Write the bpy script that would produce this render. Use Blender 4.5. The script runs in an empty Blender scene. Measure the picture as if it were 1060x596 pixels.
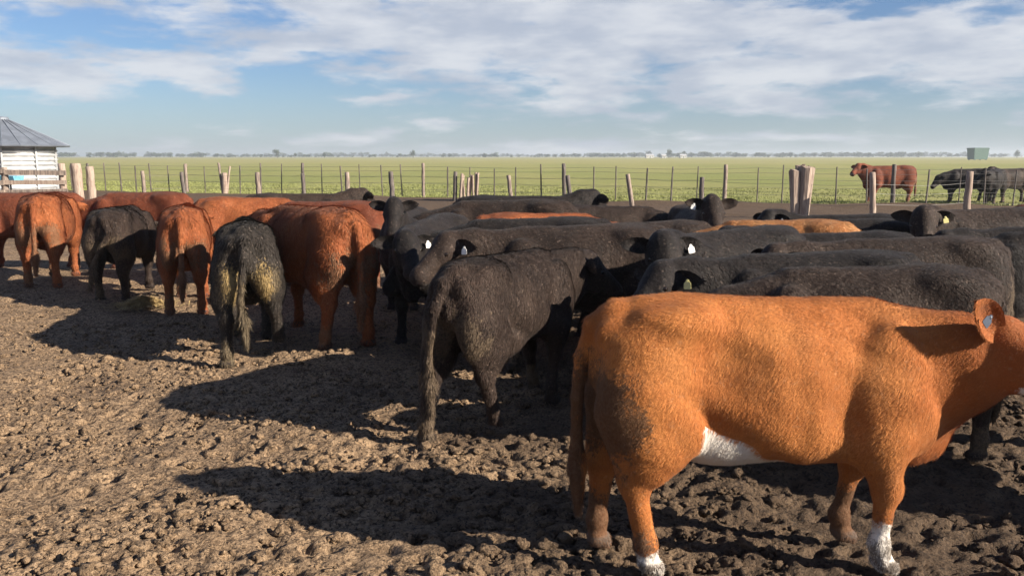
import bpy, math, random
import numpy as np
from mathutils import Vector, Matrix

# ------------------------------------------------------------------ camera, sky, sun, exposure
scene = bpy.context.scene
COL = scene.collection
rng = np.random.default_rng(7)
random.seed(7)
R = math.radians

cam_d = bpy.data.cameras.new('camera')
cam = bpy.data.objects.new('camera', cam_d); COL.objects.link(cam)
cam_d.sensor_width = 36.0; cam_d.lens = 29.95
cam_d.clip_start = 0.05; cam_d.clip_end = 30000
cam.location = (0, 0, 1.75)
cam.rotation_euler = (R(90 - 8.77), 0, 0)
scene.camera = cam

SUN_EL, SUN_AZ = 25.0, -23.0            # azimuth measured from +x, towards the camera side
world = bpy.data.worlds.new('World'); scene.world = world; world.use_nodes = True
sd = bpy.data.lights.new('sun', 'SUN'); sd.energy = 5.0; sd.angle = R(0.5); sd.color = (1.0, 0.90, 0.76)
sun = bpy.data.objects.new('sun', sd); COL.objects.link(sun)
sdir = Vector((math.cos(R(SUN_AZ)) * math.cos(R(SUN_EL)), math.sin(R(SUN_AZ)) * math.cos(R(SUN_EL)), math.sin(R(SUN_EL))))
sun.rotation_euler = sdir.to_track_quat('Z', 'Y').to_euler()
sun.location = (20, -8, 12)
scene.view_settings.view_transform = 'Standard'
scene.view_settings.look = 'None'
scene.view_settings.exposure = 1.25
scene.view_settings.gamma = 1.0
scene.view_settings.use_curve_mapping = False
scene.cycles.max_bounces = 6
scene.cycles.volume_bounces = 0
scene.cycles.use_denoising = True


class NT:
    """small helper around a node tree"""
    def __init__(s, tree):
        s.t = tree; s.n = tree.nodes; s.l = tree.links
    def node(s, typ, **kw):
        n = s.n.new(typ)
        for k, v in kw.items():
            setattr(n, k, v)
        return n
    def set(s, inp, v):
        if hasattr(v, 'bl_idname') or isinstance(v, bpy.types.NodeSocket):
            s.l.new(v, inp)
        else:
            if inp.type == 'RGBA' and len(v) == 3:
                v = (*v, 1)
            inp.default_value = v
    def math(s, op, a, b=0.0, clamp=False):
        n = s.node('ShaderNodeMath', operation=op, use_clamp=clamp)
        s.set(n.inputs[0], a); s.set(n.inputs[1], b); return n.outputs[0]
    def vmath(s, op, a, b):
        n = s.node('ShaderNodeVectorMath', operation=op)
        s.set(n.inputs[0], a); s.set(n.inputs[1], b); return n.outputs[0]
    def noise(s, vec, scale, detail=4, rough=0.55, dist=0.0):
        n = s.node('ShaderNodeTexNoise')
        s.set(n.inputs['Vector'], vec)
        n.inputs['Scale'].default_value = scale; n.inputs['Detail'].default_value = detail
        n.inputs['Roughness'].default_value = rough; n.inputs['Distortion'].default_value = dist
        return n.outputs[0]
    def ramp(s, v, lo, hi, a=0.0, b=1.0, smooth=True):
        n = s.node('ShaderNodeMapRange')
        if smooth: n.interpolation_type = 'SMOOTHSTEP'
        s.set(n.inputs[0], v)
        n.inputs[1].default_value = lo; n.inputs[2].default_value = hi
        n.inputs[3].default_value = a; n.inputs[4].default_value = b
        return n.outputs[0]
    def mix(s, f, a, b):
        n = s.node('ShaderNodeMix', data_type='RGBA')
        s.set(n.inputs[0], f); s.set(n.inputs[6], a); s.set(n.inputs[7], b); return n.outputs[2]
    def sep(s, v):
        n = s.node('ShaderNodeSeparateXYZ'); s.set(n.inputs[0], v); return n.outputs
    def comb(s, x, y, z):
        n = s.node('ShaderNodeCombineXYZ')
        for i, v in enumerate((x, y, z)): s.set(n.inputs[i], v)
        return n.outputs[0]
    def bump(s, h, strength, dist, normal=None):
        n = s.node('ShaderNodeBump'); n.inputs['Strength'].default_value = strength
        n.inputs['Distance'].default_value = dist; s.set(n.inputs['Height'], h)
        if normal is not None: s.set(n.inputs['Normal'], normal)
        return n.outputs[0]


def build_world():
    t = NT(world.node_tree); t.n.clear()
    sky = t.node('ShaderNodeTexSky', sky_type='NISHITA')
    sky.sun_disc = False; sky.sun_elevation = R(SUN_EL); sky.sun_rotation = R(90 - SUN_AZ)
    sky.air_density = 1.0; sky.dust_density = 0.3; sky.ozone_density = 2.0; sky.altitude = 50
    tc = t.node('ShaderNodeTexCoord')
    d = t.sep(tc.outputs['Generated'])
    z = t.math('MAXIMUM', d[2], 0.0)
    k = t.math('ADD', z, 0.115)
    p = t.comb(t.math('MULTIPLY', d[0], 4.2), t.math('MULTIPLY', d[1], 4.2), t.math('MULTIPLY', t.math('POWER', t.math('ADD', z, 0.02), 0.8), 13.0))
    big = t.noise(p, 1.15, 3, 0.5, 0.3)
    fine = t.noise(p, 3.6, 9, 0.6, 0.2)
    h = t.math('ADD', t.math('MULTIPLY', big, 0.62), t.math('MULTIPLY', fine, 0.38))
    h = t.math('ADD', h, t.math('MULTIPLY', t.ramp(z, 0.05, 0.10), 0.095))
    cover = t.math('MULTIPLY', t.ramp(h, 0.48, 0.61), t.ramp(z, 0.17, 0.40, 1.0, 0.15))   # a broken bank low down, clearer overhead
    veil = t.math('MULTIPLY', t.ramp(z, 0.0, 0.10, 1.0, 0.0), 0.42)       # thin distant haze low over the plain
    shade = t.noise(t.vmath('ADD', p, (0.0, 0.0, 0.25)), 2.2, 5, 0.55)
    ccol = t.mix(t.ramp(shade, 0.35, 0.68), (4.3, 4.7, 5.5), (6.5, 6.65, 7.0))
    blue = t.vmath('MULTIPLY', sky.outputs[0], (0.58, 0.70, 0.93))
    c1 = t.mix(veil, blue, (3.7, 4.5, 5.5))
    c2 = t.mix(t.math('MULTIPLY', cover, 0.88), c1, ccol)
    bg = t.node('ShaderNodeBackground'); bg.inputs['Strength'].default_value = 0.05
    t.l.new(c2, bg.inputs['Color'])
    out = t.node('ShaderNodeOutputWorld'); t.l.new(bg.outputs[0], out.inputs['Surface'])
build_world()


# ------------------------------------------------------------------ helpers
def tag(o, label=None, cat=None, group=None, kind=None):
    if label: o['label'] = label
    if cat: o['category'] = cat
    if group: o['group'] = group
    if kind: o['kind'] = kind
    return o

def empty(name, loc=(0, 0, 0), rz=0.0, s=1.0):
    o = bpy.data.objects.new(name, None); COL.objects.link(o)
    o.location = loc; o.rotation_euler = (0, 0, rz); o.scale = (s, s, s)
    o.empty_display_size = 0.2
    return o

def mesh_from(name, verts, faces, smooth=True):
    """verts (n,3), faces (m,3|4) numpy or list"""
    me = bpy.data.meshes.new(name)
    v = np.asarray(verts, np.float32)
    if isinstance(faces, np.ndarray):
        m, k = faces.shape
        me.vertices.add(len(v)); me.vertices.foreach_set('co', v.ravel())
        me.loops.add(m * k); me.loops.foreach_set('vertex_index', faces.astype(np.int32).ravel())
        me.polygons.add(m)
        me.polygons.foreach_set('loop_start', np.arange(0, m * k, k, dtype=np.int32))
        me.update(calc_edges=True)
    else:
        me.from_pydata([tuple(map(float, q)) for q in v], [], [tuple(map(int, q)) for q in faces])
    me.polygons.foreach_set('use_smooth', np.full(len(me.polygons), smooth))
    me.update()
    return me

def obj(name, me, mat=None, parent=None, loc=(0, 0, 0), rot=(0, 0, 0)):
    o = bpy.data.objects.new(name, me); COL.objects.link(o)
    if mat is not None:
        if not me.materials: me.materials.append(mat)
        elif me.materials[0] != mat:
            o.material_slots[0].link = 'OBJECT'; o.material_slots[0].material = mat
    if parent is not None: o.parent = parent
    o.location = loc; o.rotation_euler = rot
    return o

def set_attr(me, name, arr):
    a = me.attributes.new(name, 'FLOAT_COLOR', 'POINT')
    arr = np.asarray(arr, np.float32)
    if arr.shape[1] == 3: arr = np.c_[arr, np.ones(len(arr), np.float32)]
    a.data.foreach_set('color', arr.ravel())

class MB:
    """collects boxes, tubes and lathes into one mesh"""
    def __init__(s): s.v = []; s.f = []
    def add(s, v, f):
        o = len(s.v); s.v += [tuple(q) for q in v]; s.f += [tuple(i + o for i in q) for q in f]
    def box(s, c, h, M=None):
        v = [Vector((x * h[0], y * h[1], z * h[2])) for x in (-1, 1) for y in (-1, 1) for z in (-1, 1)]
        if M is not None: v = [M @ q for q in v]
        s.add([q + Vector(c) for q in v], [(0, 1, 3, 2), (4, 6, 7, 5), (0, 4, 5, 1), (2, 3, 7, 6), (0, 2, 6, 4), (1, 5, 7, 3)])
    def tube(s, pts, rad, n=8, jit=0.0):
        pts = [Vector(p) for p in pts]; v = []
        q = (pts[-1] - pts[0]).to_track_quat('Z', 'Y')
        for i, p in enumerate(pts):
            r = rad[i] if hasattr(rad, '__len__') else rad
            for k in range(n):
                t = 2 * math.pi * k / n; rr = r * (1 + random.uniform(-jit, jit))
                v.append(p + q @ Vector((math.cos(t) * rr, math.sin(t) * rr, 0)))
        f = [(i * n + k, i * n + (k + 1) % n, (i + 1) * n + (k + 1) % n, (i + 1) * n + k) for i in range(len(pts) - 1) for k in range(n)]
        f += [tuple(range(n))[::-1], tuple(range((len(pts) - 1) * n, len(pts) * n))]
        s.add(v, f)
    def lathe(s, prof, n=32, c=(0, 0, 0)):
        v = [(c[0] + r * math.cos(2 * math.pi * k / n), c[1] + r * math.sin(2 * math.pi * k / n), c[2] + z) for r, z in prof for k in range(n)]
        f = [(i * n + k, i * n + (k + 1) % n, (i + 1) * n + (k + 1) % n, (i + 1) * n + k) for i in range(len(prof) - 1) for k in range(n)]
        s.add(v, f)
    def build(s, name, mat, parent=None, loc=(0, 0, 0), rot=(0, 0, 0), smooth=False):
        return obj(name, mesh_from(name, s.v, s.f, smooth), mat, parent, loc, rot)

_T = rng.random((256, 256)).astype(np.float32)
def vnoise(x, y, off=0):
    x = x + 13.7 * off + 1000.0; y = y + 7.9 * off + 1000.0
    xi = np.floor(x).astype(np.int64); yi = np.floor(y).astype(np.int64)
    fx = (x - xi); fy = (y - yi)
    fx = fx * fx * (3 - 2 * fx); fy = fy * fy * (3 - 2 * fy)
    a = _T[xi & 255, yi & 255]; b = _T[(xi + 1) & 255, yi & 255]
    c = _T[xi & 255, (yi + 1) & 255]; d = _T[(xi + 1) & 255, (yi + 1) & 255]
    return (a * (1 - fx) + b * fx) * (1 - fy) + (c * (1 - fx) + d * fx) * fy - 0.5

def mat_new(name):
    m = bpy.data.materials.new(name); m.use_nodes = True
    t = NT(m.node_tree); t.n.clear()
    p = t.node('ShaderNodeBsdfPrincipled'); o = t.node('ShaderNodeOutputMaterial')
    t.l.new(p.outputs[0], o.inputs['Surface'])
    return m, t, p

def simple_mat(name, col, rough=0.8, var=0.25, scale=8.0, bump=0.3, bdist=0.01, stretch=(1, 1, 1), metal=0.0, col2=None):
    m, t, p = mat_new(name)
    tc = t.node('ShaderNodeTexCoord'); oi = t.node('ShaderNodeObjectInfo')
    v = t.vmath('MULTIPLY', tc.outputs['Object'], stretch)
    v = t.vmath('ADD', v, t.comb(t.math('MULTIPLY', oi.outputs['Random'], 37.0), 0.0, 0.0))
    n = t.noise(v, scale, 6, 0.6)
    c2 = col2 or tuple(c * (1 - var) for c in col)
    c1 = col if col2 else tuple(min(1, c * (1 + var)) for c in col)
    c = t.mix(t.ramp(n, 0.35, 0.65), c2, c1)
    t.l.new(c, p.inputs['Base Color']); p.inputs['Roughness'].default_value = rough
    p.inputs['Metallic'].default_value = metal
    if bump: t.l.new(t.bump(n, bump, bdist), p.inputs['Normal'])
    return m

# ------------------------------------------------------------------ ground
FENCE_FAR = [(26, 28.6), (18.6, 30.6), (9.1, 32.0), (3.2, 34.1), (-3.1, 36.5), (-21.9, 43.6), (-40, 50.0)]
def fence_y(x):
    xs = np.array([p[0] for p in FENCE_FAR][::-1]); ys = np.array([p[1] for p in FENCE_FAR][::-1])
    return np.interp(x, xs, ys)

def spaced(start, stop, d0, grow):
    out = [start]; d = d0
    while out[-1] < stop:
        out.append(out[-1] + d); d *= grow
    return out

def ground_height(X, Y):
    near = np.clip(1.0 - (Y - 26) / 8.0, 0, 1) * np.clip(1 - (np.abs(X) - 20) / 10, 0, 1) * np.clip((Y + 6) / 4, 0, 1)
    wx = X + 0.10 * vnoise(X * 4, Y * 4, 21); wy = Y + 0.10 * vnoise(X * 4, Y * 4, 22)
    h = 0.070 * vnoise(wx * 1.1, wy * 1.1, 1) + 0.050 * vnoise(wx * 3.1, wy * 3.1, 2)
    rid = 0.5 - np.abs(vnoise(wx * 7.0, wy * 7.0, 3)) * 2
    lump = np.clip(0.55 + 0.9 * vnoise(X * 0.55 + 3, Y * 0.55, 17) + 0.12 * X, 0.15, 1.1)      # more churned where the cattle stand
    h = h + lump * (0.016 * rid + 0.020 * vnoise(wx * 14, wy * 14, 4) + 0.020 * vnoise(wx * 29, wy * 29, 5)) + 0.016 * vnoise(wx * 50, wy * 50, 6)
    bank = 0.16 * np.exp(-((Y - fence_y(X) + 1.6) / 0.9) ** 2) * (0.7 + 0.8 * vnoise(X * 0.7, Y * 0.7, 9))
    far = 0.5 * vnoise(X / 60, Y / 60, 11) * np.clip((Y - 60) / 100, 0, 1)
    return h * near + bank * np.clip(1 - (np.abs(X) - 25) / 10, 0, 1) + far - 0.012

def build_ground():
    xs_r = [i * 0.0195 for i in range(0, 170)]
    xs_r += spaced(xs_r[-1] + 0.021, 9000, 0.022, 1.035)
    xs = np.array([-x for x in xs_r[:0:-1]] + xs_r)
    ys = [2.4]
    while ys[-1] < 9000:
        y = ys[-1]
        ys.append(y + (0.0165 * max(1, y / 4.0) ** 1.25 if y < 30 else 0.0165 * (30 / 4) ** 1.25 * (y / 30) ** 2.0))
    back = [2.4 - q for q in spaced(0.06, 600, 0.07, 1.25)]
    ys = np.array(back[::-1] + ys)
    X, Y = np.meshgrid(xs, ys)
    H = ground_height(X, Y)
    # hoof prints pressed into the mud, each with a pushed-up rim
    N = 6000
    py = 2.6 + (rng.random(N) ** 1.3) * 15; px = (rng.random(N) - 0.5) * 2 * (2.0 + py * 0.72)
    ang = rng.random(N) * 6.28; rad = 0.045 + 0.035 * rng.random(N); dep = 0.010 + 0.024 * rng.random(N); Q = np.zeros_like(H)
    for i in range(N):
        r3 = rad[i] * 2.0
        a, b = np.searchsorted(xs, (px[i] - r3, px[i] + r3)); c, d = np.searchsorted(ys, (py[i] - r3, py[i] + r3))
        if b - a < 2 or d - c < 2: continue
        dx = xs[a:b][None, :] - px[i]; dy = ys[c:d][:, None] - py[i]
        ca, sa = math.cos(ang[i]), math.sin(ang[i])
        q = np.sqrt(((dx * ca + dy * sa) / (rad[i] * 1.25)) ** 2 + ((-dx * sa + dy * ca) / (rad[i] * 0.85)) ** 2)
        Q[c:d, a:b] += -dep[i] * np.exp(-(q / 0.75) ** 4) + dep[i] * 0.45 * np.exp(-((q - 1.25) / 0.33) ** 2)
    H += np.clip(Q, -0.034, 0.014)
    ny, nx = X.shape
    idx = np.arange(nx * ny).reshape(ny, nx)
    F = np.stack([idx[:-1, :-1], idx[:-1, 1:], idx[1:, 1:], idx[1:, :-1]], -1).reshape(-1, 4)
    me = mesh_from('ground', np.stack([X, Y, H], -1).reshape(-1, 3), F)
    grass = 1.0 / (1.0 + np.exp(-(Y - fence_y(X) - 0.2 + 1.6 * vnoise(X * 0.9, Y * 0.9, 15)) / 0.25))
    grass = np.where(Y < 5, 0, grass)
    set_attr(me, 'Zone', np.stack([grass, grass * 0, grass * 0], -1).reshape(-1, 3))
    m, t, p = mat_new('ground')
    geo = t.node('ShaderNodeNewGeometry'); P = geo.outputs['Position']
    at = t.node('ShaderNodeAttribute', attribute_name='Zone')
    g = t.sep(at.outputs['Color'])[0]
    n1 = t.noise(P, 1.3, 5, 0.6); n2 = t.noise(P, 16, 6, 0.65); n3 = t.noise(P, 75, 5, 0.65)
    mud = t.mix(t.ramp(n2, 0.32, 0.66), (0.115, 0.073, 0.042), (0.365, 0.245, 0.146))
    mud = t.mix(t.ramp(t.noise(P, 33, 4, 0.7), 0.52, 0.64, 0, 0.65), mud, (0.45, 0.31, 0.19))
    mud = t.mix(t.ramp(n1, 0.46, 0.72, 0, 0.65), mud, (0.115, 0.074, 0.047))
    mud = t.mix(t.ramp(n3, 0.52, 0.66, 0, 0.8), mud, (0.47, 0.325, 0.20))
    wet_shade = t.ramp(t.math('ADD', t.math('MULTIPLY', t.sep(P)[0], 0.22), t.math('MULTIPLY', t.noise(P, 0.9, 4, 0.6), 1.3)), 0.38, 0.85, 0, 0.78)
    wet_shade = t.math('MAXIMUM', wet_shade, t.ramp(t.sep(P)[1], 13, 22, 0, 0.8))
    mud = t.mix(wet_shade, mud, (0.068, 0.044, 0.029))         # damp, freshly trodden mud on the herd's side, painted darker to deepen its shade
    mud = t.mix(t.ramp(t.noise(P, 48, 4, 0.6), 0.53, 0.60, 0, 0.85), mud, (0.040, 0.027, 0.019))
    f1 = t.noise(t.vmath('MULTIPLY', P, (1.0, 0.35, 1.0)), 0.06, 5, 0.6)
    f2 = t.noise(P, 2.2, 5, 0.65)
    gr = t.mix(t.ramp(f1, 0.35, 0.65), (0.225, 0.240, 0.070), (0.295, 0.278, 0.098))
    gr = t.mix(t.ramp(f2, 0.40, 0.70, 0, 0.55), gr, (0.175, 0.195, 0.055))
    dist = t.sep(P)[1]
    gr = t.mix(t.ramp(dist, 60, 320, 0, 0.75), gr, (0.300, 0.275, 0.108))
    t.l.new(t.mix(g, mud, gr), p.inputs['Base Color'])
    p.inputs['Roughness'].default_value = 0.88; p.inputs['Specular IOR Level'].default_value = 0.25
    hgt = t.math('ADD', t.math('MULTIPLY', n2, 1.0), t.math('MULTIPLY', n3, 0.45))
    t.l.new(t.bump(hgt, 1.0, 0.05), p.inputs['Normal'])
    o = obj('ground', me, m); tag(o, kind='structure')
    return m
MUD = build_ground()

def ico(sub):
    import bmesh
    bm = bmesh.new(); bmesh.ops.create_icosphere(bm, subdivisions=sub, radius=1)
    v = np.array([q.co[:] for q in bm.verts], np.float32); f = np.array([[l.index for l in q.verts] for q in bm.faces], np.int32)
    bm.free(); return v, f

def build_clods():
    V = []; F = []; C = []; n = 0
    def put(base, px, py, size, flat):
        nonlocal n
        bv, bf = base; N = len(px); k = len(bv)
        a = rng.random(N) * 6.28
        rough = 1 + (0.85 if k < 100 else 0.30) * (rng.random((N, k)).astype(np.float32) - 0.5)
        if k > 100:
            ph = rng.random((N, 1)) * 6; rough = rough * (1 + 0.25 * np.sin(3.1 * bv[None, :, 0] + ph) * np.sin(2.7 * bv[None, :, 1] + 2 * ph) + 0.15 * np.sin(7 * bv[None, :, 2] + 5 * bv[None, :, 0] + 3 * ph)).astype(np.float32)
        v = bv[None] * rough[..., None] * size[:, None, None]
        v = v * np.stack([0.8 + 0.7 * rng.random(N), 0.7 + 0.4 * rng.random(N), flat * (0.7 + 0.6 * rng.random(N))], -1)[:, None, :]
        ca, sa = np.cos(a)[:, None], np.sin(a)[:, None]
        x = v[..., 0] * ca - v[..., 1] * sa + px[:, None]; y = v[..., 0] * sa + v[..., 1] * ca + py[:, None]
        z = v[..., 2] + (ground_height(px, py) + size * flat * 0.25)[:, None]
        V.append(np.stack([x, y, z], -1).reshape(-1, 3))
        F.append((bf[None] + (np.arange(N) * k)[:, None, None] + n).reshape(-1, 3)); n += N * k
    def spread(N, y0, y1, pw):
        py = y0 + (rng.random(N) ** pw) * (y1 - y0); px = (rng.random(N) - 0.5) * 2 * (1.3 + py * 0.68)
        keep = vnoise(px * 1.4, py * 1.4, 31) + 0.35 * (rng.random(N) - 0.5) > -0.16
        return px[keep], py[keep]
    px, py = spread(6500, 2.5, 9, 1.3)
    put(ico(2), px, py, (0.011 + 0.026 * rng.random(len(px)) ** 1.8).astype(np.float32), 0.75)
    px, py = spread(1500, 2.6, 7.5, 1.2); k = px > -1.2 + 0.5 * rng.normal(size=len(px)); px, py = px[k], py[k]
    put(ico(3), px, py, (0.026 + 0.030 * rng.random(len(px)) ** 2).astype(np.float32), 0.6)
    px, py = spread(34000, 2.5, 12, 1.6)
    put(ico(1), px, py, (0.005 + 0.014 * rng.random(len(px)) ** 1.6).astype(np.float32), 0.75)
    me = mesh_from('mud_clods', np.concatenate(V), np.concatenate(F))
    set_attr(me, 'Zone', np.zeros((n, 3)))
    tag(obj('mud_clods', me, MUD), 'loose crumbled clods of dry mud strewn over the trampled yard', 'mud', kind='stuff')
build_clods()

# ------------------------------------------------------------------ cattle: body as a signed distance field, meshed by surface nets
class Field:
    def __init__(s, lo, hi, h):
        s.lo = np.array(lo, np.float32); s.h = h
        s.dim = np.ceil((np.array(hi) - lo) / h).astype(int) + 1
        s.ax = [s.lo[i] + h * np.arange(s.dim[i], dtype=np.float32) for i in range(3)]
        s.F = np.full(s.dim, 1.0, np.float32)
    def sub(s, lo, hi):
        sl = []
        for i in range(3):
            a, b = np.searchsorted(s.ax[i], (lo[i], hi[i])); sl.append(slice(max(a - 1, 0), min(b + 1, s.dim[i])))
        return tuple(sl), (s.ax[0][sl[0]][:, None, None], s.ax[1][sl[1]][None, :, None], s.ax[2][sl[2]][None, None, :])
    def join(s, sl, d, k):
        a = s.F[sl]
        if k <= 0: s.F[sl] = np.minimum(a, d); return
        hh = np.maximum(k - np.abs(a - d), 0) / k
        s.F[sl] = np.minimum(a, d) - hh * hh * k * 0.25
    def cone(s, a, b, ra, rb, k=0.05, sy=1.0):
        a = np.array(a, np.float32); b = np.array(b, np.float32); m = max(ra, rb) * max(1, sy) + k + 0.05
        sl, (x, y, z) = s.sub(np.minimum(a, b) - m, np.maximum(a, b) + m)
        d = b - a; L = float(d @ d) + 1e-9
        px, py, pz = x - a[0], (y - a[1]), z - a[2]
        t = np.clip((px * d[0] + py * d[1] + pz * d[2]) / L, 0, 1)
        q = np.sqrt((px - t * d[0]) ** 2 + ((py - t * d[1]) / sy) ** 2 + (pz - t * d[2]) ** 2) - (ra + (rb - ra) * t)
        s.join(sl, q * min(1, sy), k)
    def ell(s, c, r, k=0.05, M=None):
        c = np.array(c, np.float32); r = np.array(r, np.float32); m = float(r.max()) + k + 0.05
        sl, (x, y, z) = s.sub(c - m, c + m)
        x, y, z = x - c[0], y - c[1], z - c[2]
        if M is not None:           # rows of M = local axes
            x, y, z = [M[i][0] * x + M[i][1] * y + M[i][2] * z for i in range(3)]
        k0 = np.sqrt((x / r[0]) ** 2 + (y / r[1]) ** 2 + (z / r[2]) ** 2)
        k1 = np.sqrt((x / r[0] ** 2) ** 2 + (y / r[1] ** 2) ** 2 + (z / r[2] ** 2) ** 2) + 1e-6
        s.join(sl, k0 * (k0 - 1) / k1, k)

    def carve(A, c, r, k=0.08):
        c = np.array(c, np.float32); r = np.array(r, np.float32); m = float(r.max()) + k + 0.05
        sl, (x, y, z) = A.sub(c - m, c + m)
        x, y, z = x - c[0], y - c[1], z - c[2]
        k0 = np.sqrt((x / r[0]) ** 2 + (y / r[1]) ** 2 + (z / r[2]) ** 2)
        k1 = np.sqrt((x / r[0] ** 2) ** 2 + (y / r[1] ** 2) ** 2 + (z / r[2] ** 2) ** 2) + 1e-6
        d = -k0 * (k0 - 1) / k1; a = A.F[sl]
        hh = np.maximum(k - np.abs(a - d), 0) / k
        A.F[sl] = np.maximum(a, d) + hh * hh * k * 0.25

def surface_nets(F, lo, h):
    S = F < 0
    c = [(i, j, k) for i in (0, 1) for j in (0, 1) for k in (0, 1)]
    n = np.array(F.shape) - 1
    def cut(A, o): return A[o[0]:o[0] + n[0], o[1]:o[1] + n[1], o[2]:o[2] + n[2]]
    cnt = sum(cut(S, o).astype(np.int8) for o in c)
    act = (cnt > 0) & (cnt < 8)
    I = np.argwhere(act); vals = {o: cut(F, o)[act] for o in c}
    acc = np.zeros((len(I), 3), np.float32); num = np.zeros(len(I), np.float32)
    for o in c:
        for ax in range(3):
            if o[ax] == 0:
                q = list(o); q[ax] = 1; q = tuple(q)
                a, b = vals[o], vals[q]; m = (a < 0) != (b < 0)
                t = np.where(m, a / np.where(m, a - b, 1), 0)
                pos = np.tile(np.array(o, np.float32), (len(I), 1)); pos[:, ax] += t
                acc += pos * m[:, None]; num += m
    V = (I + acc / num[:, None]) * h + lo
    vid = np.full(n, -1, np.int64); vid[act] = np.arange(len(I))
    faces = []
    for ax in range(3):
        u, w = (ax + 1) % 3, (ax + 2) % 3
        A = np.take(S, range(n[ax]), ax); B = np.take(S, range(1, n[ax] + 1), ax)
        E = A != B
        e = np.argwhere(E)
        ok = (e[:, u] > 0) & (e[:, w] > 0) & (e[:, u] < n[u]) & (e[:, w] < n[w]); e = e[ok]
        inside = A[tuple(e.T)]
        def cell(du, dw):
            q = e.copy(); q[:, u] += du; q[:, w] += dw; return vid[tuple(q.T)]
        f = np.stack([cell(-1, -1), cell(0, -1), cell(0, 0), cell(-1, 0)], -1)
        f[~inside] = f[~inside][:, ::-1]
        faces.append(f)
    return V.astype(np.float32), np.concatenate(faces)

BODY = np.array([  # x, top, bottom, half width
    (-0.815, 0.97, 0.84, 0.015), (-0.79, 1.06, 0.76, 0.09), (-0.72, 1.135, 0.68, 0.175), (-0.60, 1.185, 0.68, 0.225),
    (-0.42, 1.200, 0.655, 0.245), (-0.26, 1.185, 0.57, 0.265), (-0.05, 1.170, 0.455, 0.305), (0.15, 1.160, 0.425, 0.300),
    (0.36, 1.148, 0.435, 0.262), (0.52, 1.130, 0.46, 0.225), (0.64, 1.080, 0.48, 0.190), (0.73, 1.02, 0.54, 0.145), (0.79, 0.90, 0.66, 0.02)], np.float32)

def rot_axes(yaw, pitch, roll=0.0):
    f = Vector((math.cos(yaw) * math.cos(pitch), math.sin(yaw) * math.cos(pitch), math.sin(pitch)))
    s = Vector((-math.sin(yaw), math.cos(yaw), 0)); u = f.cross(s)
    s2 = s * math.cos(roll) + u * math.sin(roll); u2 = f.cross(s2)
    return np.array(f), np.array(s2), np.array(u2)

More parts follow.
